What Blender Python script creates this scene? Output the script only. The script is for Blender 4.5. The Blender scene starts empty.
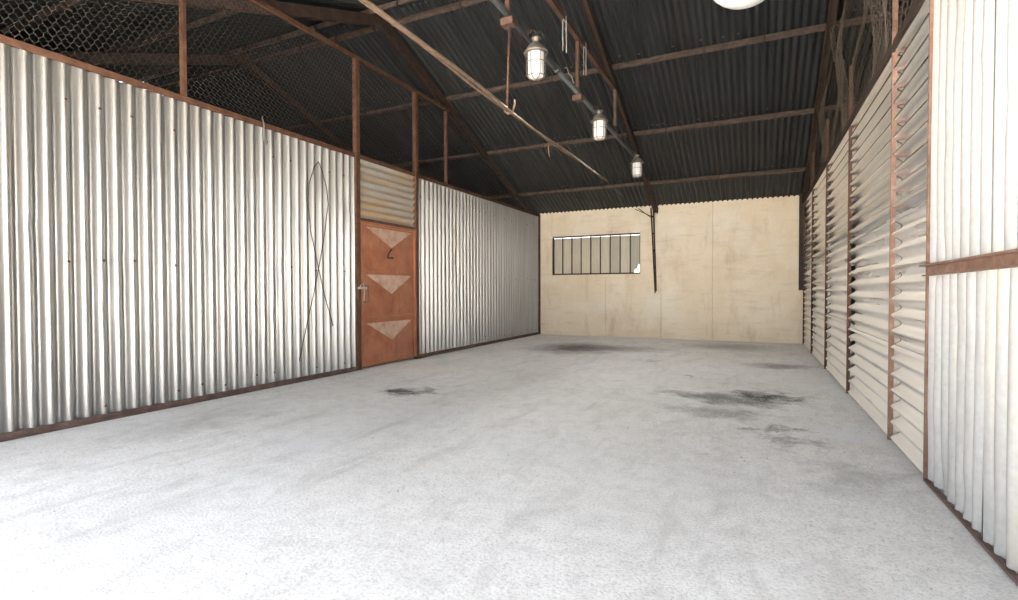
import bpy, math, random
from mathutils import Matrix, Vector
R = math.radians
random.seed(7)
S = bpy.context.scene
COL = S.collection

# ------------------------------------------------------------------ camera, sky, sun, exposure
cam_d = bpy.data.cameras.new('camera'); cam = bpy.data.objects.new('camera', cam_d); COL.objects.link(cam)
cam_d.sensor_width = 36; cam_d.lens = 519.3 / 1018 * 36; cam_d.clip_start = .05; cam_d.clip_end = 300
cam.matrix_world = (Matrix.Translation((0, 0, 1.2)) @ Matrix.Rotation(.44768, 4, 'Z')
                    @ Matrix.Rotation(math.pi / 2 - .01915, 4, 'X') @ Matrix.Rotation(-.00214, 4, 'Z'))
S.camera = cam
W = bpy.data.worlds.new('sky'); S.world = W; W.use_nodes = True
bg = W.node_tree.nodes['Background']
bg.inputs[0].default_value = (.90, .945, 1.0, 1); bg.inputs[1].default_value = .42
sun_d = bpy.data.lights.new('sun', 'SUN'); sun_d.energy = 13.0; sun_d.angle = R(1.5); sun_d.color = (1, .95, .87)
sun = bpy.data.objects.new('sun', sun_d); COL.objects.link(sun)
sun.rotation_euler = (R(-40), 0, R(-70)); sun.location = (0, 20, 20)      # high behind the shed: none falls in through the open front
S.view_settings.view_transform = 'Standard'; S.view_settings.look = 'None'; S.view_settings.gamma = 1
S.view_settings.use_curve_mapping = False
S.view_settings.exposure = 3.4

# ------------------------------------------------------------------ materials
def new_mat(name):
    m = bpy.data.materials.new(name); m.use_nodes = True
    n = m.node_tree.nodes; return m, n, m.node_tree.links, n['Principled BSDF']
def noise(n, l, scale, detail=4, rough=.55, vec=None, stretch=None, dist=0):
    t = n.new('ShaderNodeTexNoise'); t.inputs['Scale'].default_value = scale
    t.inputs['Detail'].default_value = detail; t.inputs['Roughness'].default_value = rough; t.inputs['Distortion'].default_value = dist
    if vec is None: vec = n.new('ShaderNodeNewGeometry').outputs['Position']
    if stretch:
        mp = n.new('ShaderNodeMapping'); mp.inputs['Scale'].default_value = stretch; l.new(vec, mp.inputs[0]); vec = mp.outputs[0]
    l.new(vec, t.inputs['Vector']); return t.outputs['Fac']
def ramp(n, l, fac, stops):
    r = n.new('ShaderNodeValToRGB'); e = r.color_ramp.elements
    while len(e) < len(stops): e.new(.5)
    for x, (p, c) in zip(e, stops): x.position = p; x.color = (*c, 1) if len(c) == 3 else c
    l.new(fac, r.inputs[0]); return r.outputs[0]
def mix(n, l, fac, a, b, mode='MIX'):
    x = n.new('ShaderNodeMix'); x.data_type = 'RGBA'; x.blend_type = mode
    for s, v in ((x.inputs[0], fac), (x.inputs[6], a), (x.inputs[7], b)):
        if isinstance(v, (int, float)): s.default_value = v
        elif isinstance(v, tuple): s.default_value = (*v, 1)
        else: l.new(v, s)
    return x.outputs[2]
def bump(n, l, bs, h, strength=.3, dist=.02):
    b = n.new('ShaderNodeBump'); b.inputs['Strength'].default_value = strength; b.inputs['Distance'].default_value = dist
    l.new(h, b.inputs['Height']); l.new(b.outputs[0], bs.inputs['Normal'])
def g3(v): return (v, v, v)

def metal_sheet(name, c0, c1, metallic, rough, stretch=(3, 3, .25), rust=.0, rustcol=(.33, .16, .07), bumps=.04, fine=.25, dust=None):
    m, n, l, b = new_mat(name)
    f1 = noise(n, l, 2.2, 5, .6, stretch=stretch)
    col = ramp(n, l, f1, [(.3, c0), (.7, c1)])
    f2 = noise(n, l, 26, 3)
    col = mix(n, l, fine, col, ramp(n, l, f2, [(.35, g3(.55)), (.65, g3(1))]), 'MULTIPLY')
    if rust:
        f3 = noise(n, l, 1.7, 6, .65, stretch=stretch, dist=.3)
        col = mix(n, l, ramp(n, l, f3, [(.62 - rust * .3, g3(0)), (.78 - rust * .2, g3(1))]), col, rustcol)
    b.inputs['Metallic'].default_value = metallic
    rg = ramp(n, l, f1, [(.2, g3(rough - .06)), (.8, g3(rough + .08))])
    if dust:            # dust lying on the upward faces of the waves, worn off in streaks
        geo = n.new('ShaderNodeNewGeometry'); sp = n.new('ShaderNodeSeparateXYZ'); l.new(geo.outputs['Normal'], sp.inputs[0])
        up = ramp(n, l, sp.outputs[2], [(.05, g3(0)), (.4, g3(1))])
        wear = ramp(n, l, noise(n, l, 3, 5, .65, stretch=(1, .35, 5)), [(.35, g3(dust[1])), (.65, g3(min(1, dust[1] + .35)))])
        k = mix(n, l, 1., up, wear, 'MULTIPLY'); col = mix(n, l, k, col, dust[0]); rg = mix(n, l, k, rg, g3(.8))
        inv = n.new('ShaderNodeMath'); inv.operation = 'MULTIPLY_ADD'; l.new(k, inv.inputs[0]); inv.inputs[1].default_value = -metallic; inv.inputs[2].default_value = metallic
        l.new(inv.outputs[0], b.inputs['Metallic'])
    l.new(col, b.inputs['Base Color']); l.new(rg, b.inputs['Roughness'])
    if bumps: bump(n, l, b, noise(n, l, 9, 3), bumps, .02)
    return m
def rusty(name, c0, c1, c2, rough=.75):
    m, n, l, b = new_mat(name)
    f = noise(n, l, 9, 6, .65)
    l.new(ramp(n, l, f, [(.3, c0), (.52, c1), (.75, c2)]), b.inputs['Base Color'])
    b.inputs['Roughness'].default_value = rough
    bump(n, l, b, noise(n, l, 60, 3), .25, .005)
    return m
def plain(name, c, rough=.5, metallic=0, emit=None):
    m, n, l, b = new_mat(name)
    f = noise(n, l, 18, 4)
    l.new(mix(n, l, .3, c, ramp(n, l, f, [(.3, tuple(x * .7 for x in c)), (.7, tuple(min(1, x * 1.15) for x in c))])), b.inputs['Base Color'])
    b.inputs['Roughness'].default_value = rough; b.inputs['Metallic'].default_value = metallic
    if emit: b.inputs['Emission Color'].default_value = (*emit[0], 1); b.inputs['Emission Strength'].default_value = emit[1]
    return m

M = {}
M['zinc'] = metal_sheet('galvanised_sheet', (.32, .312, .30), (.41, .402, .39), .75, .35, rust=.1, rustcol=(.42, .36, .29), bumps=0, fine=.1)
M['zinc_dull'] = metal_sheet('weathered_galvanised_sheet', (.62, .62, .62), (.80, .80, .80), .8, .28, stretch=(2, .3, 4), bumps=0, fine=.1, dust=((.84, .79, .71), .75))
M['zinc_bright'] = metal_sheet('shiny_galvanised_sheet', (.56, .58, .60), (.86, .88, .90), .9, .20, stretch=(2, .3, 4), rust=.06, rustcol=(.5, .42, .33), bumps=0, fine=.1, dust=((.84, .80, .73), .06))
M['zinc_white'] = metal_sheet('chalky_galvanised_sheet', (.44, .44, .435), (.54, .54, .54), .2, .5, rust=.1, rustcol=(.62, .55, .45))
M['transom'] = metal_sheet('streaked_transom_sheet', (.42, .40, .36), (.55, .53, .48), .35, .5, stretch=(2, .5, 7), rust=.62, rustcol=(.50, .34, .18))
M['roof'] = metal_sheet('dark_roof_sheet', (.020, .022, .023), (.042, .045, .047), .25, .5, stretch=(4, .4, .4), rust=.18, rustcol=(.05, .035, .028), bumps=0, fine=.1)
M['rust'] = rusty('rusted_steel', (.048, .020, .011), (.086, .038, .020), (.13, .064, .034))
M['rust_pale'] = rusty('dusty_rusted_steel', (.14, .075, .052), (.22, .125, .09), (.32, .215, .165))
M['rust_base'] = rusty('dark_dusty_rail_steel', (.07, .042, .035), (.12, .075, .062), (.18, .125, .105))
M['dark_steel'] = rusty('dark_brown_steel', (.020, .013, .010), (.042, .025, .018), (.07, .04, .028))
M['purlin'] = rusty('brown_purlin_steel', (.045, .030, .023), (.082, .058, .046), (.14, .112, .094))
M['rod'] = rusty('sandy_rod_steel', (.095, .055, .034), (.15, .097, .064), (.21, .15, .105))
M['pipe'] = plain('galvanised_pipe', (.13, .14, .145), .4, .5)
M['wire'] = plain('thin_grey_wire', (.16, .15, .14), .5, .3)
M['wire_brown'] = plain('rusty_net_wire', (.10, .078, .06), .7)
M['wire_white'] = plain('pale_wire', (.40, .38, .35), .5)
M['wood'] = rusty('reddish_wood_block', (.05, .026, .018), (.09, .046, .033), (.13, .07, .052))
M['lamp_metal'] = plain('lamp_grey_metal', (.17, .15, .135), .45, .4)
M['opal'] = plain('opal_lamp_glass', (.62, .61, .585), .25, 0, ((1, .94, .84), .02))
M['globe'] = plain('milky_globe_plastic', (.55, .55, .54), .35)
M['cord'] = plain('dark_cord', (.03, .03, .03), .6)
M['mark'] = plain('black_paint', (.012, .012, .012), .6)

def mk_door():
    m, n, l, b = new_mat('rust_red_door_paint')
    f = noise(n, l, 4, 6, .6); f2 = noise(n, l, 5, 5, .7, stretch=(4, 4, .5))
    c = ramp(n, l, f, [(.3, (.24, .08, .04)), (.55, (.33, .125, .065)), (.8, (.40, .19, .115))])
    c = mix(n, l, ramp(n, l, f2, [(.58, g3(0)), (.68, g3(.8))]), c, (.16, .05, .03))
    l.new(c, b.inputs['Base Color']); b.inputs['Roughness'].default_value = .32
    bump(n, l, b, noise(n, l, 40, 3), .12, .004)
    return m
M['door'] = mk_door()
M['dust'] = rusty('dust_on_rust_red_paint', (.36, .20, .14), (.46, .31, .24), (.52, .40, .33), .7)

def mk_plaster():
    m, n, l, b = new_mat('cream_plaster')
    f = noise(n, l, .9, 6, .6); f2 = noise(n, l, 5, 6, .7, stretch=(.35, 1, 2.2)); f3 = noise(n, l, 60, 3)
    c = ramp(n, l, f, [(.3, (.80, .665, .49)), (.5, (.86, .745, .585)), (.72, (.90, .81, .67))])
    c = mix(n, l, ramp(n, l, f2, [(.52, g3(0)), (.72, g3(.8))]), c, (.70, .60, .46))
    f4 = noise(n, l, 1.6, 6, .7, stretch=(1.6, 1, .45)); c = mix(n, l, ramp(n, l, f4, [(.52, g3(0)), (.70, g3(.75))]), c, (.66, .53, .37))
    f8 = noise(n, l, 1.1, 5, .6, stretch=(1, 1, 1.3), dist=.4); c = mix(n, l, ramp(n, l, f8, [(.52, g3(0)), (.70, g3(.6))]), c, (.92, .87, .78))
    f5 = noise(n, l, 11, 5, .75); c = mix(n, l, ramp(n, l, f5, [(.70, g3(0)), (.75, g3(.7))]), c, (.40, .33, .25))
    c = mix(n, l, .18, c, ramp(n, l, f3, [(.3, g3(.6)), (.6, g3(1))]), 'MULTIPLY')
    g = n.new('ShaderNodeNewGeometry'); sx = n.new('ShaderNodeSeparateXYZ'); l.new(g.outputs['Position'], sx.inputs[0])
    wob = noise(n, l, 3, 3, stretch=(0, 0, 1))
    for x0, w, k, z0, z1 in ((-.98, .010, .5, 0, 3.3), (-2.16, .007, .7, 0, 1.6), (-5.02, .006, .6, 2.63, 3.3), (-3.55, .008, .45, .1, 1.5)):   # hairline joints
        a = n.new('ShaderNodeMath'); a.operation = 'MULTIPLY_ADD'; l.new(wob, a.inputs[0]); a.inputs[1].default_value = .06; a.inputs[2].default_value = -x0 - .03
        s = n.new('ShaderNodeMath'); l.new(sx.outputs[0], s.inputs[0]); l.new(a.outputs[0], s.inputs[1])
        ab = n.new('ShaderNodeMath'); ab.operation = 'ABSOLUTE'; l.new(s.outputs[0], ab.inputs[0])
        lt = n.new('ShaderNodeMath'); lt.operation = 'LESS_THAN'; l.new(ab.outputs[0], lt.inputs[0]); lt.inputs[1].default_value = w
        za = n.new('ShaderNodeMath'); za.operation = 'GREATER_THAN'; l.new(sx.outputs[2], za.inputs[0]); za.inputs[1].default_value = z0
        zb = n.new('ShaderNodeMath'); zb.operation = 'LESS_THAN'; l.new(sx.outputs[2], zb.inputs[0]); zb.inputs[1].default_value = z1
        p = n.new('ShaderNodeMath'); p.operation = 'MULTIPLY'; l.new(lt.outputs[0], p.inputs[0]); l.new(za.outputs[0], p.inputs[1])
        q = n.new('ShaderNodeMath'); q.operation = 'MULTIPLY'; l.new(p.outputs[0], q.inputs[0]); l.new(zb.outputs[0], q.inputs[1])
        q2 = n.new('ShaderNodeMath'); q2.operation = 'MULTIPLY'; l.new(q.outputs[0], q2.inputs[0]); q2.inputs[1].default_value = k
        c = mix(n, l, q2.outputs[0], c, (.48, .39, .29))
    l.new(c, b.inputs['Base Color']); b.inputs['Roughness'].default_value = .85
    bump(n, l, b, noise(n, l, 14, 6, .7), .35, .02)
    return m
M['plaster'] = mk_plaster()
M['block'] = plain('grey_render', (.30, .28, .25), .9)

STAINS = [(-3.45, 10.3, 1.1, 1.3, .9), (-2.6, 10.6, 1.3, .8, .5), (-3.79, 5.02, .36, .3, 1), (-.6, 6.25, .5, .3, .7), (.08, 6.5, .42, .45, 1.0), (-.2, 6.1, .5, .4, .75),
          (-.35, 5.5, .6, .3, .5), (.14, 5.0, .2, .2, .6), (.2, 4.65, .25, .2, .5), (.3, 9.2, .6, .5, .6), (-.85, 7.6, .22, .1, .55), (-1.6, 8.9, .35, .15, .35),
          (.55, 3.9, .3, .5, .3), (-4.6, 3.0, .5, .9, .22), (-.55, 11.8, 1.2, .9, .45)]
PALE = [(.62, 5.1, .32, .42, .9), (-3.2, 3.0, .5, .4, .35), (-1.5, 3.6, .7, .5, .35), (-2.7, 4.4, .4, .3, .3)]
def mk_floor():
    m, n, l, b = new_mat('dusty_concrete_floor')
    g = n.new('ShaderNodeNewGeometry'); pos = g.outputs['Position']
    f = noise(n, l, .8, 7, .65); f2 = noise(n, l, 7, 7, .7); f3 = noise(n, l, 70, 4, .7)
    c = ramp(n, l, f, [(.3, (.75, .74, .735)), (.5, (.82, .815, .81)), (.7, (.86, .86, .86))])
    c = mix(n, l, .55, c, ramp(n, l, f2, [(.3, g3(.75)), (.55, g3(1))]), 'MULTIPLY')
    c = mix(n, l, .5, c, ramp(n, l, f3, [(.34, g3(.5)), (.52, g3(1))]), 'MULTIPLY')
    f6 = noise(n, l, 2.6, 8, .72, stretch=(1.6, .5, 1), dist=.6); c = mix(n, l, ramp(n, l, f6, [(.50, g3(0)), (.74, g3(.55))]), c, (.44, .425, .41))
    f7 = noise(n, l, 34, 5, .8); c = mix(n, l, ramp(n, l, f7, [(.63, g3(0)), (.70, g3(.6))]), c, (.36, .35, .335))
    w = n.new('ShaderNodeTexNoise'); w.inputs['Scale'].default_value = 3.2; w.inputs['Detail'].default_value = 7; w.inputs['Roughness'].default_value = .72; l.new(pos, w.inputs['Vector'])
    sub = n.new('ShaderNodeVectorMath'); sub.operation = 'SUBTRACT'; l.new(w.outputs['Color'], sub.inputs[0]); sub.inputs[1].default_value = (.5, .5, .5)
    sc = n.new('ShaderNodeVectorMath'); sc.operation = 'MULTIPLY'; l.new(sub.outputs[0], sc.inputs[0]); sc.inputs[1].default_value = (1.5, 1.0, 0)
    ad = n.new('ShaderNodeVectorMath'); l.new(pos, ad.inputs[0]); l.new(sc.outputs[0], ad.inputs[1])
    def blob(x, y, rx, ry):
        mp = n.new('ShaderNodeMapping'); mp.vector_type = 'TEXTURE'; mp.inputs['Location'].default_value = (x, y, 0); mp.inputs['Scale'].default_value = (rx, ry, 1e3)
        l.new(ad.outputs[0], mp.inputs[0])
        ln = n.new('ShaderNodeVectorMath'); ln.operation = 'LENGTH'; l.new(mp.outputs[0], ln.inputs[0]); return ln.outputs['Value']
    dark = ramp(n, l, noise(n, l, 24, 6, .75), [(.40, (.022, .02, .019)), (.64, (.20, .19, .18))])
    for x, y, rx, ry, k in STAINS:
        c = mix(n, l, ramp(n, l, blob(x, y, rx, ry), [(.2, g3(k)), (1.05, g3(0))]), c, dark)
    for x, y, rx, ry, k in PALE:
        c = mix(n, l, ramp(n, l, blob(x, y, rx, ry), [(.3, g3(k)), (1., g3(0))]), c, (.74, .76, .80))
    l.new(c, b.inputs['Base Color']); b.inputs['Roughness'].default_value = .9
    h = n.new('ShaderNodeMath'); h.operation = 'MULTIPLY_ADD'; l.new(f2, h.inputs[0]); h.inputs[1].default_value = .7; l.new(f3, h.inputs[2])
    bump(n, l, b, h.outputs[0], .6, .012)
    return m
M['floor'] = mk_floor()
M['ground'] = plain('sunlit_yard_dirt', (.66, .62, .57), .95)
M['pebble'] = rusty('mixed_grit', (.22, .21, .20), (.60, .58, .56), (.80, .79, .77), .9)
def mk_pane(i):
    m, n, l, b = new_mat('dirty_pane')
    k = (1, 1.12, .95, 1.05, .95, 1.08, .78, 1.0, .72)[i]
    f = noise(n, l, 3, 5, .6, stretch=(9, 1, .6))
    l.new(ramp(n, l, f, [(.3, (.40 * k, .375 * k, .31 * k)), (.7, (.54 * k, .515 * k, .44 * k))]), b.inputs['Base Color'])
    b.inputs['Roughness'].default_value = .35
    t = n.new('ShaderNodeBsdfTranslucent'); t.inputs[0].default_value = (.5, .47, .4, 1)
    mx = n.new('ShaderNodeMixShader'); mx.inputs[0].default_value = .15
    l.new(b.outputs[0], mx.inputs[1]); l.new(t.outputs[0], mx.inputs[2]); l.new(mx.outputs[0], n['Material Output'].inputs[0])
    return m

# ------------------------------------------------------------------ mesh helpers (all shapes are given in world coordinates)
class G:
    def __init__(s): s.v = []; s.f = []
    def box(s, a, b):
        (x0, y0, z0), (x1, y1, z1) = a, b; k = len(s.v)
        s.v += [(x0, y0, z0), (x1, y0, z0), (x1, y1, z0), (x0, y1, z0), (x0, y0, z1), (x1, y0, z1), (x1, y1, z1), (x0, y1, z1)]
        s.f += [tuple(k + i for i in q) for q in ((3, 2, 1, 0), (4, 5, 6, 7), (0, 1, 5, 4), (1, 2, 6, 5), (2, 3, 7, 6), (3, 0, 4, 7))]
        return s
    def beam(s, p, q, w, h, up=(0, 0, 1)):               # w across, h along up
        p, q = Vector(p), Vector(q); d = (q - p).normalized(); u = Vector(up); r = d.cross(u).normalized(); u = r.cross(d); k = len(s.v)
        for e in (p, q):
            for a, b in ((-1, -1), (1, -1), (1, 1), (-1, 1)): s.v.append(tuple(e + r * a * w / 2 + u * b * h / 2))
        s.f += [tuple(k + i for i in t) for t in ((0, 1, 2, 3), (7, 6, 5, 4), (0, 4, 5, 1), (1, 5, 6, 2), (2, 6, 7, 3), (3, 7, 4, 0))]
        return s
    def angle(s, p, q, w, h, t=.008, up=(0, 0, 1), flip=1):   # L-profile: two flanges
        p, q = Vector(p), Vector(q); d = (q - p).normalized(); u = Vector(up); r = d.cross(u).normalized(); u = r.cross(d)
        s.beam(p, q, w, t, up)
        o = r * (flip * (w / 2 - t / 2)) + u * (h / 2)
        s.beam(p + o, q + o, t, h, up); return s
    def tube(s, pts, r, n=6, caps=True):
        pts = [Vector(p) for p in pts]; k = len(s.v); u = None
        for i, p in enumerate(pts):
            d = (pts[min(i + 1, len(pts) - 1)] - pts[max(i - 1, 0)]).normalized()
            if u is None: u = d.orthogonal().normalized()
            u = (u - d * u.dot(d)).normalized(); w = d.cross(u)
            for j in range(n):
                a = 2 * math.pi * j / n; s.v.append(tuple(p + u * math.cos(a) * r + w * math.sin(a) * r))
        for i in range(len(pts) - 1):
            for j in range(n): s.f.append((k + i * n + j, k + i * n + (j + 1) % n, k + (i + 1) * n + (j + 1) % n, k + (i + 1) * n + j))
        if caps: s.f.append(tuple(k + j for j in reversed(range(n)))); s.f.append(tuple(k + (len(pts) - 1) * n + j for j in range(n)))
        return s
    def lathe(s, prof, c, n=24):                           # prof: (radius, z)
        k = len(s.v); c = Vector(c)
        for r, z in prof:
            for j in range(n): a = 2 * math.pi * j / n; s.v.append((c.x + r * math.cos(a), c.y + r * math.sin(a), c.z + z))
        for i in range(len(prof) - 1):
            for j in range(n): s.f.append((k + i * n + j, k + (i + 1) * n + j, k + (i + 1) * n + (j + 1) % n, k + i * n + (j + 1) % n))
        return s
    def ring(s, c, R_, r, n=20, m=6):
        pts = [Vector(c) + Vector((R_ * math.cos(2 * math.pi * j / n), R_ * math.sin(2 * math.pi * j / n), 0)) for j in range(n + 1)]
        return s.tube(pts, r, m, False)
    def build(s, name, mat, parent=None, smooth=False, origin=None):
        o0 = Vector(parent_loc(parent)) if parent else Vector((0, 0, 0))
        og = Vector(origin) if origin else o0
        me = bpy.data.meshes.new(name); me.from_pydata([tuple(Vector(v) - og) for v in s.v], [], s.f); me.update()
        if smooth: me.polygons.foreach_set('use_smooth', [True] * len(me.polygons))
        me.materials.append(mat)
        o = bpy.data.objects.new(name, me); COL.objects.link(o); o.parent = parent; o.location = og - o0
        return o
def parent_loc(o):
    v = Vector((0, 0, 0))
    while o: v = v + o.location; o = o.parent
    return v
def empty(name, loc=(0, 0, 0)):
    o = bpy.data.objects.new(name, None); o.empty_display_size = .2; COL.objects.link(o); o.location = loc; return o
def tag(o, label=None, cat=None, group=None, kind=None):
    for k, v in (('label', label), ('category', cat), ('group', group), ('kind', kind)):
        if v: o[k] = v
    return o

def sheet(o, u, v, nrm, width, length, pitch, amp, ns=8, nv=1, broad=1.0, dents=0, seed=0, bend=0):
    """corrugated sheet: u runs across the waves, v along them, nrm towards the room"""
    o, u, v, nrm = Vector(o), Vector(u), Vector(v), Vector(nrm); g = G(); rnd = random.Random(seed)
    nu = max(2, round(width / pitch * ns)); D = []
    for _ in range(dents):
        D.append((rnd.random() * width, (rnd.random() ** 1.7) * length, rnd.uniform(.03, .09), rnd.uniform(.05, .22), rnd.uniform(-.016, .008)))
    ph = rnd.uniform(0, 6.28)
    for i in range(nu + 1):
        a = i / nu * width
        c = ((1 - math.cos(2 * math.pi * a / pitch)) / 2) ** broad; w0 = amp * (1 - 2 * c)
        for j in range(nv + 1):
            b = j / nv * length; w = w0
            for da, db, ra, rb, dd in D: w += dd * math.exp(-((a - da) / ra) ** 2 - ((b - db) / rb) ** 2)
            if bend: w += bend * math.sin(b * 1.9 + ph) * math.sin(a * 2.3 + ph)
            g.v.append(tuple(o + u * a + v * b + nrm * w))
    for i in range(nu):
        for j in range(nv):
            k = i * (nv + 1) + j; q = (k, k + nv + 1, k + nv + 2, k + 1)
            g.f.append(q if u.cross(v).dot(nrm) > 0 else q[::-1])
    return g

# ------------------------------------------------------------------ layout numbers
YF, YB, YR, ZR, SL = .36, 13.14, 6.75, 5.74, .385
def zroof(y): return ZR - SL * abs(y - YR)
def XL(y): return -5.4775 + .0071 * y
def XR(y): return .9855 - .0077 * y
XA, XZ = -12.0, 4.6
T1, T2, T3, T0 = -5.53, -2.27, .88, -8.79
ZL, ZRT = 3.21, 3.08

# ------------------------------------------------------------------ floor and ground
g = G(); nx, ny = 84, 96
for i in range(nx + 1):
    for j in range(ny + 1):
        x = XA + (XZ - XA) * i / nx; y = YF - .2 + (YB - YF + .2) * j / ny
        g.v.append((x, y, .005 * math.sin(x * 2.1 + 1.3 * math.sin(y * 1.1)) * math.sin(y * 1.7 + x * .6) - .004))
for i in range(nx):
    for j in range(ny): k = i * (ny + 1) + j; g.f.append((k, k + ny + 1, k + ny + 2, k + 1))
fl = g.build('floor', M['floor'], smooth=True); tag(fl, 'dusty pale grey concrete floor with dark oil stains', kind='structure')
gr = G().box((-60, -60, -.3), (60, 60, -.03)).build('ground_outside', M['ground']); tag(gr, 'bare yard ground outside the open front', kind='structure')

# ------------------------------------------------------------------ back wall with window opening
WX0, WX1, WZ0, WZ1 = -5.02, -2.67, 1.60, 2.63
BX0, BX1 = -5.40, .80
g = G()
g.box((BX0, YB, -.02), (WX0, YB + .22, 3.285)); g.box((WX1, YB, -.02), (BX1, YB + .22, 3.285))
g.box((WX0, YB, -.02), (WX1, YB + .22, WZ0)); g.box((WX0, YB, WZ1), (WX1, YB + .22, 3.285))
wb = g.build('wall_back', M['plaster']); tag(wb, 'cream plastered back wall with cracks and water marks', kind='structure')
G().box((BX1 + .002, YB - .03, -.02), (XR(YB) + .10, YB + .2, 1.18)).build('pier', M['plaster'], wb)
for nm, x0, x1 in (('wall_back_left', XA, BX0), ('wall_back_right', BX1 + .002, XZ)):
    y0 = YB + .02 if x0 < -9 else YB + .21
    o = G().box((x0, y0, -.02), (x1, y0 + .2, 3.27)).build(nm, M['block']); tag(o, 'plain grey rendered wall of the neighbouring bay', kind='structure')
win = empty('window_1', (WX0, YB + .04, WZ0)); tag(win, 'wide low window of narrow vertical dirty panes in the back wall', kind='structure')
fw = .038
for a, b in (((WX0, WZ0), (WX1, WZ0 + fw)), ((WX0, WZ1 - fw), (WX1, WZ1)), ((WX0, WZ0 + fw), (WX0 + fw * 1.3, WZ1 - fw)), ((WX1 - fw * .6, WZ0 + fw), (WX1, WZ1 - fw))):
    G().box((a[0], YB + .035, a[1]), (b[0], YB + .08, b[1])).build('window_frame', M['dark_steel'], win)
px = [-4.993 + .258 * i for i in range(10)]; px[-1] = WX1 - .006
for i in range(9):
    top = WZ1 - fw - (.015 if i not in (4, 6) else .006); bot = WZ0 + fw
    a, b = px[i] + .012, px[i + 1] - .012; y = YB + .068 + random.uniform(-.004, .004)
    g = G()
    if i == 8:      # broken lower corner
        k = len(g.v); pts = [(a, bot), (a + .08, bot), (a + .11, bot + .08), (b - .06, bot + .10), (b - .04, bot + .20), (b, bot + .21), (b, top), (a, top)]
        g.v += [(x, y, z) for x, z in pts] + [(x, y + .004, z) for x, z in pts]; n = len(pts)
        g.f += [tuple(range(n)), tuple(reversed(range(n, 2 * n)))] + [(j, n + j, n + (j + 1) % n, (j + 1) % n) for j in range(n)]
    else: g.box((a, y, bot), (b, y + .004, top))
    g.build('pane', mk_pane(i), win)
    if 0 < i: G().box((px[i] - .014, YB + .045, bot), (px[i] + .014, YB + .075, WZ1 - fw)).build('mullion', M['dark_steel'] if i != 3 else M['purlin'], win)

# ------------------------------------------------------------------ side bays' outer walls (they only close the building)
def pent(name, x, lab):
    g = G(); P = [(YF, -.02), (YB + .2, -.02), (YB + .2, zroof(YB + .2) - .05), (YR, ZR - .05), (YF, zroof(YF) - .05)]
    g.v += [(x, y, z) for y, z in P] + [(x + .15, y, z) for y, z in P]
    g.f += [(0, 1, 2, 3, 4), (9, 8, 7, 6, 5)] + [(j, 5 + j, 5 + (j + 1) % 5, (j + 1) % 5) for j in range(5)]
    tag(g.build(name, M['block']), lab, kind='structure')
pent('wall_far_left', XA - .15, 'gable wall closing the bay beyond the left partition'); pent('wall_far_right', XZ, 'gable wall closing the bay beyond the right partition')
for nm, x0, x1 in (('wall_front_left', XA, XL(YF) - .08), ('wall_front_right', XR(YF) + .08, XZ)):
    tag(G().box((x0, YF, -.02), (x1, YF + .12, zroof(YF) - .03)).build(nm, M['block']), 'front wall closing a neighbouring bay', kind='structure')

# ------------------------------------------------------------------ roof: sheets and purlins
ceil_ = empty('ceiling', (-2.3, YR, ZR)); tag(ceil_, 'dark corrugated sheet roof on brown purlins', kind='structure')
ca = 1 / math.sqrt(1 + SL * SL); PW = .105; NWAVE = 8; SWID = PW * NWAVE
for side in (1, -1):
    yl = (YB + .25 - YR) if side > 0 else (YR - YF + .25)
    cuts = [0, .5 * yl, yl]
    for t in range(2):
        a, b = cuts[t], cuts[t + 1] + (.12 if t == 0 else 0)
        me = None; k = 0; x = XA
        while x < XZ - .01:
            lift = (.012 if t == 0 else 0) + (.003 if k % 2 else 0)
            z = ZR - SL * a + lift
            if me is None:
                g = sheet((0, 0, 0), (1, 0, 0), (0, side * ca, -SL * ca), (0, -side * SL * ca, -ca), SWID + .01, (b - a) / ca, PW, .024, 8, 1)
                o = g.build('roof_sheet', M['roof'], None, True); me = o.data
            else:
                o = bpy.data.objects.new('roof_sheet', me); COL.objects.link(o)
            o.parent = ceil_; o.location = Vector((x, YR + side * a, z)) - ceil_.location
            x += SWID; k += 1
G().beam((XA, YR - .09, ZR + .005), (XZ, YR - .09, ZR + .005), .2, .01, (0, -SL, 1)).beam((XA, YR + .09, ZR + .005), (XZ, YR + .09, ZR + .005), .2, .01, (0, SL, 1)).build('ridge_cap', M['roof'], ceil_)
for y in (12.10, 10.40, 8.69, 6.97, 6.50, 4.66, 3.00, 1.35):
    z = zroof(y) - .058; sg = 1 if y > YR else -1
    g = G()
    # slightly crooked purlin made of three lengths
    xs = [XA, -5.53, -2.27, .88, XZ]
    for i in range(4):
        d = random.uniform(-.012, .012)
        g.beam((xs[i] - .1, y + d, z), (xs[i + 1] + .1, y + d * .3, z + .003), .066, .066, (0, sg * SL, 1))
    g.build('purlin', M['purlin'], ceil_)
    g = G(); xx = XA + .3          # fixing straps and bolt tails along the purlin
    while xx < XZ: g.box((xx - .012, y - .055, z - .05), (xx + .012, y + .05, z + .045)); xx += random.choice((.84, .84, 1.68))
    tag(g.build('strap', M['dark_steel'], ceil_), kind='stuff')
    g = G(); xx = XA + .05          # pale washers of the sheet fixings just above the purlin
    while xx < XZ:
        if random.random() < .55: yy = y - sg * random.uniform(.12, .16); zc = zroof(yy) - .021; g.beam((xx - .018, yy, zc), (xx + .018, yy, zc), .03, .004, (0, sg * SL, 1))
        xx += PW * random.choice((1, 1, 2, 4))
    tag(g.build('washer', M['pipe'], ceil_), kind='stuff')

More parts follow.
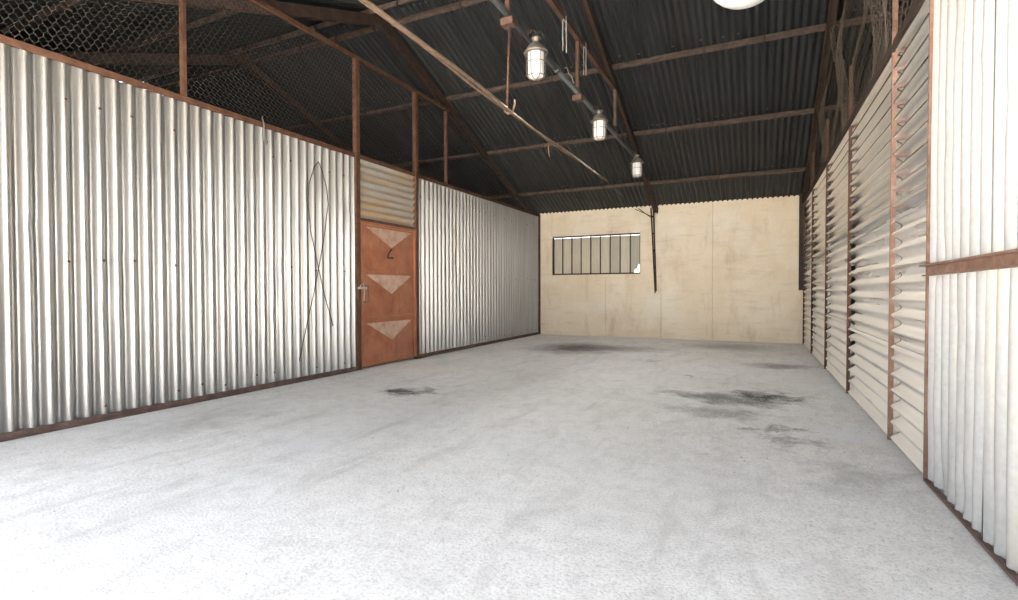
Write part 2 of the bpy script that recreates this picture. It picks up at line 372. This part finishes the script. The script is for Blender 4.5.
# ------------------------------------------------------------------ roof trusses
def truss(x, label, tie, leg, legbot=1.12, lean=.08):
    t = empty('roof_truss', (x, YR, ZR - .3)); tag(t, label, 'roof truss', 'roof trusses')
    o = .18
    for ye in (YB - .06, YF + .1):
        g = G(); zz = lambda y: zroof(y) - o
        s = 1 if ye > YR else -1
        g.beam((x - .04, YR - s * .03, ZR - o), (x - .04, ye, zz(ye)), .012, .15); g.beam((x + .04, YR - s * .03, ZR - o), (x + .04, ye, zz(ye)), .012, .15)
        g.beam((x, YR - s * .03, ZR - o + .07), (x, ye, zz(ye) + .07), .09, .014); g.beam((x, YR - s * .03, ZR - o - .03), (x, ye, zz(ye) - .03), .07, .014)
        g.build('rafter', M['dark_steel'], t)
    if tie:
        G().angle((x, 4.35, 4.64), (x, 9.15, 4.66), .06, .07).build('collar_tie', M['wood'], t)
    G().beam((x, YR - .2, ZR - .20), (x, YR + .2, ZR - .20), .1, .22).build('ridge_plate', M['dark_steel'], t)
    if leg:
        zt = zroof(YB - .12) - .12; x = x - .09
        g = G(); g.beam((x - .03, YB - .1, zt), (x + lean - .012, YB - .05, legbot), .025, .05, (0, 1, 0)); g.beam((x + .03, YB - .1, zt), (x + lean + .012, YB - .05, legbot + .05), .025, .05, (0, 1, 0))
        for k in range(5):
            f = .1 + k * .2; zc = zt + (legbot - zt) * f; xc = x + lean * f
            g.box((xc - .03 * (1 - f) - .01, YB - .1 + .04 * f, zc - .02), (xc + .03 * (1 - f) + .01, YB - .06 + .03 * f, zc + .02))
        g.build('leg', M['dark_steel'], t)
        g = G(); g.beam((x - .34, YB - .1, zroof(YB - .1) - .10), (x - .02, YB - .1, zt - .24), .02, .025, (0, 1, 0)); g.beam((x - .42, YB - .07, zroof(YB - .07) - .10), (x - .02, YB - .07, zt - .20), .016, .02, (0, 1, 0))
        g.build('brace', M['dark_steel'], t)
    return t
truss(T0, 'dark steel roof truss in the bay behind the chicken wire', False, False)
truss(T1, 'dark steel roof truss above the long left corrugated wall', False, False)
t2 = truss(T2, 'middle dark steel roof truss above the row of caged lamps', True, True)
t3 = truss(T3, 'dark steel roof truss above the right corrugated wall', False, False)
zt = zroof(YB - .12) - .1
G().box((.82, YB - .13, 1.19), (.88, YB - .02, zt + .06)).box((.80, YB - .09, 1.19), (.90, YB - .06, zt + .06)).build('leg', M['dark_steel'], t3)
def pipez(y): return 3.95 - .010 * (y - 4.5)
for y in (4.72, 6.93):
    G().beam((T2, y, 4.62), (T2, y, pipez(y) + .03), .045, .045, (1, 0, 0)).build('hanger', M['wood'], t2)
    G().box((T2 - .06, y - .05, pipez(y) - .115), (T2 + .07, y + .05, pipez(y) - .045)).build('clamp_block', M['wood'], t2)
G().beam((T2 + .02, 8.93, 4.66), (T2 + .02, 8.93, 4.02), .03, .05, (1, 0, 0)).build('hanger', M['purlin'], t2)

# ------------------------------------------------------------------ galvanised pipe, lamps, rods and wires under the middle truss
pp = empty('lamp_pipe', (T2, 2.75, 3.9)); tag(pp, 'long galvanised pipe carrying the three caged lamps', 'pipe')
G().tube([(T2, 2.75, pipez(2.75)), (T2, 6.1, pipez(6.1))], .034, 12).build('pipe_length', M['pipe'], pp, True)
G().tube([(T2, 6.1, pipez(6.1)), (T2, 11.05, pipez(11.05))], .034, 12).build('pipe_length', M['pipe'], pp, True)
for y in (3.4, 6.1, 9.1): G().tube([(T2, y - .04, pipez(y)), (T2, y + .04, pipez(y))], .041, 12).build('coupling', M['pipe'], pp, True)

LX = -2.15
def lamp(y, zb, label):
    t = empty('caged_lamp', (LX, y, zb)); tag(t, label, 'lamp', 'caged lamps on the pipe')
    c = (LX, y, zb)
    G().lathe([(.0, .004), (.05, .006), (.072, .014), (.083, .034), (.087, .07), (.087, .27), (.080, .285), (.055, .29)], c, 28).build('glass', M['opal'], t, True)
    cp = G().lathe([(.088, .262), (.112, .292), (.098, .30), (.092, .325), (.078, .345), (.05, .36), (.034, .365), (.034, .40), (.048, .405), (.048, .43), (.0, .432)], c, 28).build('cap', M['lamp_metal'], t, True)
    G().lathe([(.089, .258), (.128, .262), (.131, .268), (.128, .275), (.100, .290)], c, 28).build('rim', M['lamp_metal'], cp, True)
    g = G()
    for k in range(6):
        a = k * math.pi / 3 + .35; ca_, sa = math.cos(a), math.sin(a)
        g.tube([(LX + r * ca_, y + r * sa, zb + z) for r, z in ((.104, .27), (.102, .10), (.096, .03), (.070, .0), (.03, -.012), (.0, -.014))], 0.0045, 5)
    g.ring((LX, y, zb + .16), .103, 0.0045); g.ring((LX, y, zb + .02), .09, 0.0045); g.ring((LX, y, zb + .265), .118, .008)
    g.build('cage', M['lamp_metal'], t)
    ld = bpy.data.lights.new('fill_spot', 'SPOT'); ld.energy = 11; ld.spot_size = R(172); ld.spot_blend = .6; ld.shadow_soft_size = .08; ld.color = (1, .95, .88)  # added fill spot below the glass, brightens the floor towards the back
    lo = bpy.data.objects.new('fill_spot', ld); COL.objects.link(lo); lo.parent = t; lo.location = (0, 0, -.03)
    zp = pipez(y)
    g = G(); g.tube([(LX, y, zb + .425), (LX - .01, y, zp + .01), (LX - .05, y, zp + .03), (T2 + .049, y, zp)], .012, 8)
    g.box((T2 + .035, y - .03, zp - .03), (T2 + .047, y + .03, zp + .03))
    g.build('bracket', M['dark_steel'], t)
    G().tube([(LX + .04, y + .02, zb + .40), (LX + .07, y + .03, zb + .47), (LX + .01, y + .06, zb + .53), (T2 + .043, y + .1, zp + .02)], .006, 6).build('cord', M['cord'], t)
lamp(5.154, 3.455, 'caged white glass lamp hanging nearest, largest of the three on the pipe')
lamp(7.605, 3.440, 'caged white glass lamp in the middle of the three on the pipe')
lamp(10.26, 3.405, 'smallest, farthest caged white glass lamp on the pipe, before the back wall')

rods = empty('tie_rod', (T2, 5, 3.0)); tag(rods, 'pair of thin sandy brown rods slung low beneath the lamp pipe', 'rod')
def rodz(y): return 3.0 + .02 * math.sin(y * .9) - .010 * (y - 4.7)
G().tube([(T2 + .034, .8 + .4 * i, rodz(.8 + .4 * i) + .012 * math.sin(i)) for i in range(20)], .0135, 8).build('rod', M['rod'], rods, True)
G().tube([(T2 - .034 + .002 * i, .8 + .4 * i, rodz(.8 + .4 * i) + .02 + .010 * math.sin(i * 1.3)) for i in range(20)], .0135, 8).build('rod', M['rod'], rods, True)
G().tube([(T2, 8.4 + .3 * i, rodz(8.4 + .3 * i) + .01 - .012 * i) for i in range(5)], .011, 6).build('rod_end', M['purlin'], rods, True)
hk = empty('drop_rod', (T2, 4.715, 3.0)); tag(hk, 'thin rusty drop rod with a hook holding up the low rods', 'rod')
G().tube([(T2 + .01, 4.73, 3.86), (T2, 4.72, 3.45), (T2 - .01, 4.715, 3.04)], .011, 8).build('shaft', M['rust'], hk, True)
G().tube([(T2 - .01, 4.715, 3.05), (T2 - .03, 4.70, 2.985), (T2, 4.71, 2.962), (T2 + .045, 4.73, 2.98), (T2 + .06, 4.74, 3.06), (T2 + .05, 4.77, 3.11)], .010, 8).build('hook', M['rod'], hk, True)
for lab, y, zt_, zb_, dy in (('pale wire hanger bent over the collar tie near the first lamp', 6.33, 4.68, 4.20, .11), ('shorter pale wire hanger on the collar tie beside the second clamp block', 7.17, 4.70, 4.22, .09)):
    w = G().tube([(T2 + .04, y - dy, zb_), (T2 + .04, y - dy, zt_ - .1), (T2 + .045, y - dy + .01, zt_ - .085), (T2 + .045, y, zt_ - .085)] , .007, 5).tube([(T2 + .045, y, zt_), (T2 + .045, y + .005, zb_ + .02)], .007, 5)
    tag(w.build('wire_hanger', M['wire_white'], origin=(T2, y, zb_)), lab, 'wire')
w = G().tube([(T2, 6.4 + .05 * i, 4.06 + .05 * abs(math.sin(i * .9)) - .01 * i) for i in range(9)], .005, 5)
tag(w.build('loose_wire', M['wire_white'], origin=(T2, 6.4, pipez(6.4) + .034)), 'loose pale wire curl above the lamp pipe', 'wire')
w = G().tube([(T2 - .01, 5.87, 3.02), (T2 - .02, 5.875, 2.9), (T2 - .01, 5.88, 2.80)], .005, 5)
tag(w.build('loose_wire', M['rod'], origin=(T2, 5.87, 2.8)), 'short brown wire end dangling from the low rods', 'wire')
w = G().tube([(T2 + .03, 2.45, 3.06), (T2 + .02, 2.40, 2.99), (T2 - .03, 2.34, 2.955), (T2 - .1, 2.30, 2.97), (T2 - .17, 2.26, 3.0)], .006, 5).tube([(T2 + .035, 2.47, 3.05), (T2 + .03, 2.43, 2.97)], .005, 5)
tag(w.build('loose_wire', M['wire_white'], origin=(T2, 2.4, 2.96)), 'pale wire tail curling off the low rods at the top edge', 'wire')

gl = empty('globe_lamp', (-.065, 2.77, 2.57)); tag(gl, 'round white globe lamp cut off by the top edge', 'lamp')
N = 18; gc = (-.065, 2.77, 2.765)
G().lathe([(.193 * math.sin(math.pi * i / N), -.193 * math.cos(math.pi * i / N)) for i in range(N)] + [(.05, .186)], gc, 40).build('globe', M['globe'], gl, True)
G().lathe([(.055, .17), (.06, .2), (.05, .26), (.02, .275), (.006, .28)], gc, 20).build('holder', M['lamp_metal'], gl, True)
G().tube([(gc[0], gc[1], gc[2] + .27), (gc[0], gc[1], zroof(2.77) - .02)], .006, 6).build('cord', M['cord'], gl)

# ------------------------------------------------------------------ left corrugated partition
wl = empty('wall_left', (XL(0), 0, 0)); tag(wl, 'long partition of upright corrugated galvanised sheets with rusted rails', kind='structure')
def LP(y, z, off=0): return (XL(y) + off, y, z)
DY0, DY1 = 6.10, 7.48
def bolts(parent, ys, zs, off, rnd):
    g = G()
    for y in ys:
        for z in zs:
            if rnd.random() < .35: continue
            zz = z + rnd.uniform(-.03, .03); yy = y + rnd.uniform(-.01, .01); c = LP(yy, zz, off)
            for r, h0, h1 in ((.013, -.004, .002), (.007, .002, .010)):
                k = len(g.v)
                for h in (h0, h1):
                    for j in range(6): a = j * math.pi / 3; g.v.append((c[0] + h, c[1] + r * math.cos(a), c[2] + r * math.sin(a)))
                g.f += [tuple(k + 6 + j for j in range(6))] + [(k + j, k + (j + 1) % 6, k + 6 + (j + 1) % 6, k + 6 + j) for j in range(6)]
    tag(g.build('bolt', M['rust'], parent), kind='stuff')
LPITCH = .128; LAMP = .034
segs = []
def run(y0, y1, seed0):
    n = round((y1 - y0) / (LPITCH * 7)); w = (y1 - y0) / n
    for k in range(n):
        a = y0 + k * w; p = w / 7
        off = -.032 + (.004 if k % 2 else 0)
        g = sheet(LP(a, .05, off), (.0071, 1, 0), (0, 0, 1), (1, 0, 0), w + .02, 3.15, p, LAMP, 12, 26, 1.15, 12, seed0 + k, .001)
        o = g.build('corrugated_sheet', M['zinc'], wl, True)
        rnd = random.Random(seed0 + k)
        bolts(o, [a + p * q for q in (1, 3, 5)], (.16, 1.48, 2.88), off + LAMP, rnd)
run(YF + .08, DY0 - .06, 100); run(DY1 + .06, YB - .03, 200)
for y0, y1 in ((YF, DY0 - .05), (DY1 + .05, YB - .01)):
    g = G(); g.beam(LP(y0, .032, .008), LP(y1, .032, .008), .012, .055); g.beam(LP(y0, .008, .024), LP(y1, .008, .024), .04, .012)
    g.build('base_rail', M['rust_base'], wl)
g = G(); g.beam(LP(YF, ZL, .012), LP(YB - .01, ZL, .012), .014, .058); g.beam(LP(YF, ZL + .029, -.02), LP(YB - .01, ZL + .029, -.02), .07, .01)
g.build('top_rail', M['rust'], wl)
for y, z1 in ((DY0 - .045, 4.66), (DY1 + .045, 4.66)):
    g = G(); g.beam(LP(y, 0, .0), LP(y, z1, .0), .08, .07, (1, 0, 0)); g.build('post', M['rust'], wl)
G().beam(LP(YB - .03, 0, .0), LP(YB - .03, 3.25, .0), .05, .06, (1, 0, 0)).build('post', M['rust'], wl)
# transom above the door
tr = sheet(LP(DY0, 2.30, -.01), (0, 0, 1), (.0071, 1, 0), (1, 0, 0), .88, DY1 - DY0, .11, .016, 8, 8, 1.0, 6, 5, .003).build('transom_sheet', M['transom'], wl, True)
G().beam(LP(DY0, 2.275, .01), LP(DY1, 2.275, .01), .05, .04).build('lintel', M['rust'], wl)

# ------------------------------------------------------------------ rust-red steel door
d1 = empty('door_1', LP(DY0, 0.03, .02)); tag(d1, 'rust-red steel door with three cross-creased panels', kind='structure')
DZ0, DZ1, OFF = .035, 2.25, .02
zs = [DZ0, .763, 1.515, DZ1]; fwid = .05
for y in (DY0 + .03, DY1 - .03): G().beam(LP(y, DZ0, OFF), LP(y, DZ1, OFF), .05, .045, (1, 0, 0)).build('door_stile', M['door'], d1)
for z in zs:
    zc = min(max(z, DZ0 + .02), DZ1 - .02)
    G().beam(LP(DY0 + .055, zc, OFF - .002), LP(DY1 - .055, zc, OFF - .002), .04, .04).build('door_rail', M['door'], d1)
PD = .035; panels = []
for k in range(3):
    a0, a1 = DY0 + .05, DY1 - .05; b0, b1 = zs[k] + .02, zs[k + 1] - .02; ym, zm = (a0 + a1) / 2, (b0 + b1) / 2
    g = G(); g.v = [LP(a0, b0, OFF), LP(a1, b0, OFF), LP(a1, b1, OFF), LP(a0, b1, OFF), LP(a0 + .07, b0 + .05, OFF), LP(a1 - .07, b0 + .05, OFF), LP(a1 - .07, b1 - .05, OFF), LP(a0 + .07, b1 - .05, OFF), LP(ym, zm, OFF + PD)]
    g.f = [(0, 1, 5, 4), (1, 2, 6, 5), (2, 3, 7, 6), (3, 0, 4, 7), (4, 5, 8), (5, 6, 8), (6, 7, 8), (7, 4, 8)]
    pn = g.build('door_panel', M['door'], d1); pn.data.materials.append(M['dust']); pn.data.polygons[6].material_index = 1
    panels.append((pn, ym, zm, (a1 - a0) / 2 - .07, (b1 - b0) / 2 - .05))
_, ym, zm, hy, hz = panels[2]
def psurf(y, z): return LP(y, z, OFF + PD * max(0, 1 - max(abs(y - ym) / hy, abs(z - zm) / hz)) + .008)
pts = [(6.80, 1.875), (6.75, 1.83), (6.715, 1.77), (6.70, 1.725), (6.76, 1.722), (6.85, 1.728)]
g = G()
for (a, b) in zip(pts, pts[1:]):
    for s in range(4):
        p = [a[i] + (b[i] - a[i]) * s / 4 for i in (0, 1)]; q = [a[i] + (b[i] - a[i]) * (s + 1) / 4 for i in (0, 1)]
        g.beam(psurf(*p), psurf(*q), .026, .004, (1, 0, 0))
tag(g.build('painted_mark', M['mark'], panels[2][0]), 'black painted angular hook mark')
g = G(); g.tube([LP(6.14, 1.27, .05), LP(6.17, 1.27, .10), LP(6.17, 1.02, .10), LP(6.14, 1.02, .05)], .010, 8); g.build('handle', M['purlin'], d1, True)
g = G(); g.beam(LP(6.0, 1.235, .06), LP(6.2, 1.235, .06), .012, .035); lb = g.build('latch_bar', M['wire_white'], d1)
g = G(); g.tube([LP(6.02, 1.24, .07), LP(6.04, 1.29, .09), LP(6.09, 1.30, .09), LP(6.11, 1.23, .08), LP(6.12, 1.05, .07)], .006, 6); g.build('chain', M['wire_white'], lb)
for z in (.35, 1.15, 1.95): G().tube([LP(DY1 + .005, z - .05, .055), LP(DY1 + .005, z + .05, .055)], .014, 8).build('hinge', M['dark_steel'], d1, True)

# ------------------------------------------------------------------ chicken wire screens
def hexwire(fmap, s0, s1, t0, tmax, w=.064, rowh=.055, r=.00115):
    """hexagonal netting in the (s, t) plane; tmax(s) bounds it above; fmap -> world"""
    g = G(); a = rowh * .40
    nrow = int((5.2 - t0) / rowh) + 1; ncol = int((s1 - s0) / w) + 1
    def edge(p, q):
        if max(p[0], q[0]) > s1 or min(p[0], q[0]) < s0 or max(p[1] - tmax(p[0]), q[1] - tmax(q[0])) > 0: return
        P, Q = Vector(fmap(*p)), Vector(fmap(*q)); d = (Q - P).normalized(); u = d.orthogonal().normalized(); v = d.cross(u); k = len(g.v)
        for e in (P, Q):
            for j in range(3): A = j * 2.0944; g.v.append(tuple(e + (u * math.cos(A) + v * math.sin(A)) * r))
        g.f.extend([(k, k + 1, k + 4, k + 3), (k + 1, k + 2, k + 5, k + 4), (k + 2, k, k + 3, k + 5)])
    for j in range(nrow):
        t = t0 + j * rowh; o = (j % 2) * w / 2
        for i in range(ncol):
            s = s0 + i * w + o
            edge((s, t), (s, t + a)); edge((s, t + a), (s + w / 2, t + rowh)); edge((s, t + a), (s - w / 2, t + rowh))
    return g
ml = empty('wire_screen', LP(YF, ZL, 0)); tag(ml, 'chicken wire screen on rusty posts above the long left wall', 'wire mesh')
def lmax(y): return min(4.65, zroof(y) - .13)
g = hexwire(lambda s, t: (XL(s) - .02 + .012 * math.sin(s * 2.2 + t * 3), s, t - .004 * math.sin(s * 5)), YF + .05, YB - .3, ZL - .02, lmax)
tag(g.build('hexagonal_netting', M['wire'], ml), kind='stuff')
G().angle(LP(YF + .05, 4.65, .0), LP(8.62, 4.65, .0), .045, .045).build('screen_rail', M['rust'], ml)
G().beam(LP(3.475, ZL + .03, .0), LP(3.475, 4.65, .0), .045, .05, (1, 0, 0)).build('screen_post', M['rust'], ml)
G().beam(LP(8.50, ZL + .03, .0), LP(8.50, 4.62, .0), .045, .06, (1, 0, 0)).build('screen_post', M['rust'], ml)
G().beam(LP(1.0, ZL + .03, .0), LP(1.0, 3.5, .0), .045, .05, (1, 0, 0)).build('screen_post', M['rust'], ml)

# wires hung on the left wall
nl = lambda y, z, o=.035: LP(y, z, o)
loop = [nl(4.92, .28), nl(5.05, .75), nl(5.17, 1.15), nl(5.27, 1.53), nl(5.38, 2.0), nl(5.445, 2.4), nl(5.42, 2.62), nl(5.34, 2.85), nl(5.275, 2.95), nl(5.20, 2.86), nl(5.11, 2.62), nl(5.09, 2.4), nl(5.13, 2.0), nl(5.24, 1.58), nl(5.36, 1.15), nl(5.52, .70)]
w = G().tube(loop, .0065, 6); tag(w.build('hanging_cable', M['dark_steel'], None, True, origin=LP(5.27, .28, .02)), 'thin dark cable looped over a nail, crossing itself on the left wall', 'cable')
w = G().tube([nl(4.40, 3.30, .03), nl(4.41, 3.2, .05), nl(4.42, 3.02, .04), nl(4.45, 2.98, .04), nl(4.46, 3.02, .045)], .008, 6)
tag(w.build('wire_hook', M['wire'], origin=LP(4.41, 3.0, .02)), 'small bent wire hooked over the top rail of the left wall', 'wire')

# ------------------------------------------------------------------ right partition
wr = empty('wall_right', (XR(0), 0, 0)); tag(wr, 'right partition of corrugated sheets between rusted posts', kind='structure')
def RP(y, z, off=0): return (XR(y) - off, y, z)
RY = [4.06, 5.03, 7.08, 9.14, 11.22, 12.98]
N_R = (-1, 0, 0); UR = (-.0077, 1, 0)
tiers = [(.02, .78, 'zinc_dull'), (.74, 1.76, 'zinc_dull'), (1.72, 3.07, 'zinc_bright')]
for i in range(5):
    a, b = RY[i] + .012, RY[i + 1] - .012
    for k, (z0, z1, mt) in enumerate(tiers):
        sh = (0, .0, .06, -.05, .03)[i]
        zz0 = z0 + (sh if k else 0); zz1 = z1 + (sh if k < 2 else 0)
        n = round((zz1 - zz0) / .135); p = (zz1 - zz0) / n
        sheet(RP(a, zz0, -.040 + .004 * k), (0, 0, 1), UR, N_R, zz1 - zz0, b - a, p, .036, 8, 10, .9, 3, 300 + i * 5 + k, .0015).build('corrugated_sheet', M[mt], wr, True)
for i, y in enumerate(RY):
    z1 = min(zroof(y) - .12, 3.75) if i else 3.3
    g = G(); g.beam(RP(y, 0, -.008), RP(y, z1, -.008), .022, .034, (1, 0, 0))
    g.build('post', M['rust'] if i > 1 else M['rust_pale'], wr)
g = G(); g.beam(RP(YF, ZRT, .01), RP(YB - .05, ZRT, .01), .02, .04); g.beam(RP(YF, ZRT + .06, -.01), RP(YB - .05, ZRT + .06, -.01), .03, .03)
g.build('top_rail', M['dark_steel'], wr)
# near part: upright sheets on a rusty rail
ys = [4.035, 3.16, 2.24, 1.32, .42]
for k in range(4):
    b, a = ys[k], ys[k + 1] + .012
    for z0, z1, sd, sh in ((.01, 1.32, 400, 0), (1.33, 3.30, 420, -.06 if k else 0)):
        a2, b2 = (a + (-.06 if z0 > 1 and k < 3 else 0), b + (sh - .008 if k else 0))
        n = 7; p = (b2 - a2) / n
        sheet(RP(a2, z0, -.03 + .004 * (k % 2)), UR, (0, 0, 1), N_R, b2 - a2, z1 - z0, p, .026, 8, 20, 1.5, 10, sd + k, .005).build('corrugated_sheet', M['zinc_white'], wr, True)
g = G(); g.beam(RP(.42, 1.370, .025), RP(4.035, 1.345, .025), .05, .010); g.beam(RP(.42, 1.34, .006), RP(4.035, 1.315, .006), .012, .065); g.beam(RP(.42, 1.31, .02), RP(4.035, 1.285, .02), .035, .008)
g.build('middle_rail', M['rust_pale'], wr)
G().beam(RP(.42, .012, .0), RP(4.04, .008, .0), .03, .014).build('base_rail', M['rust_base'], wr)

mr = empty('wire_screen', RP(YF, ZRT, 0)); tag(mr, 'sagging brown chicken wire net above the right wall', 'wire mesh')
def rmap(s, t):
    k = (t - ZRT)
    return (XR(s) + .03 + (.07 * math.sin(s * 3.1 + 1.2 * math.sin(t * 2.3)) + .05 * math.sin(s * 7.3 + t * 1.6)) * min(1, k * 1.5 + .1), s + .03 * math.sin(t * 4 + s), t)
g = hexwire(rmap, YF + .05, YB - .3, ZRT + .04, lambda y: min(4.7, zroof(y) - .2), .068, .058, .002)
tag(g.build('hexagonal_netting', M['wire_brown'], mr), kind='stuff')
G().beam(RP(YF + .05, 4.7, -.03), RP(8.6, 4.7, -.03), .03, .03).build('screen_rail', M['dark_steel'], mr)

# ------------------------------------------------------------------ grit on the floor
g = G(); rnd = random.Random(3); n = 0
while n < 2600:
    q = rnd.random()
    if q < .35: x, y = rnd.gauss(0, .5), rnd.gauss(5.4, .9)
    elif q < .5: y = rnd.uniform(1.5, 12.8); x = XL(y) + .12 + abs(rnd.gauss(0, .15))
    elif q < .65: y = rnd.uniform(1.5, 12.8); x = XR(y) - .10 - abs(rnd.gauss(0, .15))
    else: y = rnd.uniform(1.0, 12.9); x = rnd.uniform(-5.2, .8)
    if not (XL(y) + .1 < x < XR(y) - .06): continue
    s = .002 + .007 * rnd.random() ** 4; a = rnd.random() * 6; k = len(g.v); n += 1
    for j in range(5): g.v.append((x + s * math.cos(a + j * 1.257) * rnd.uniform(.7, 1.3), y + s * math.sin(a + j * 1.257) * rnd.uniform(.7, 1.3), -.003))
    g.v.append((x, y, s * .7)); g.f += [(k + j, k + (j + 1) % 5, k + 5) for j in range(5)]
tag(g.build('gravel', M['pebble']), 'pale grit and small stones scattered over the floor', 'gravel', kind='stuff')
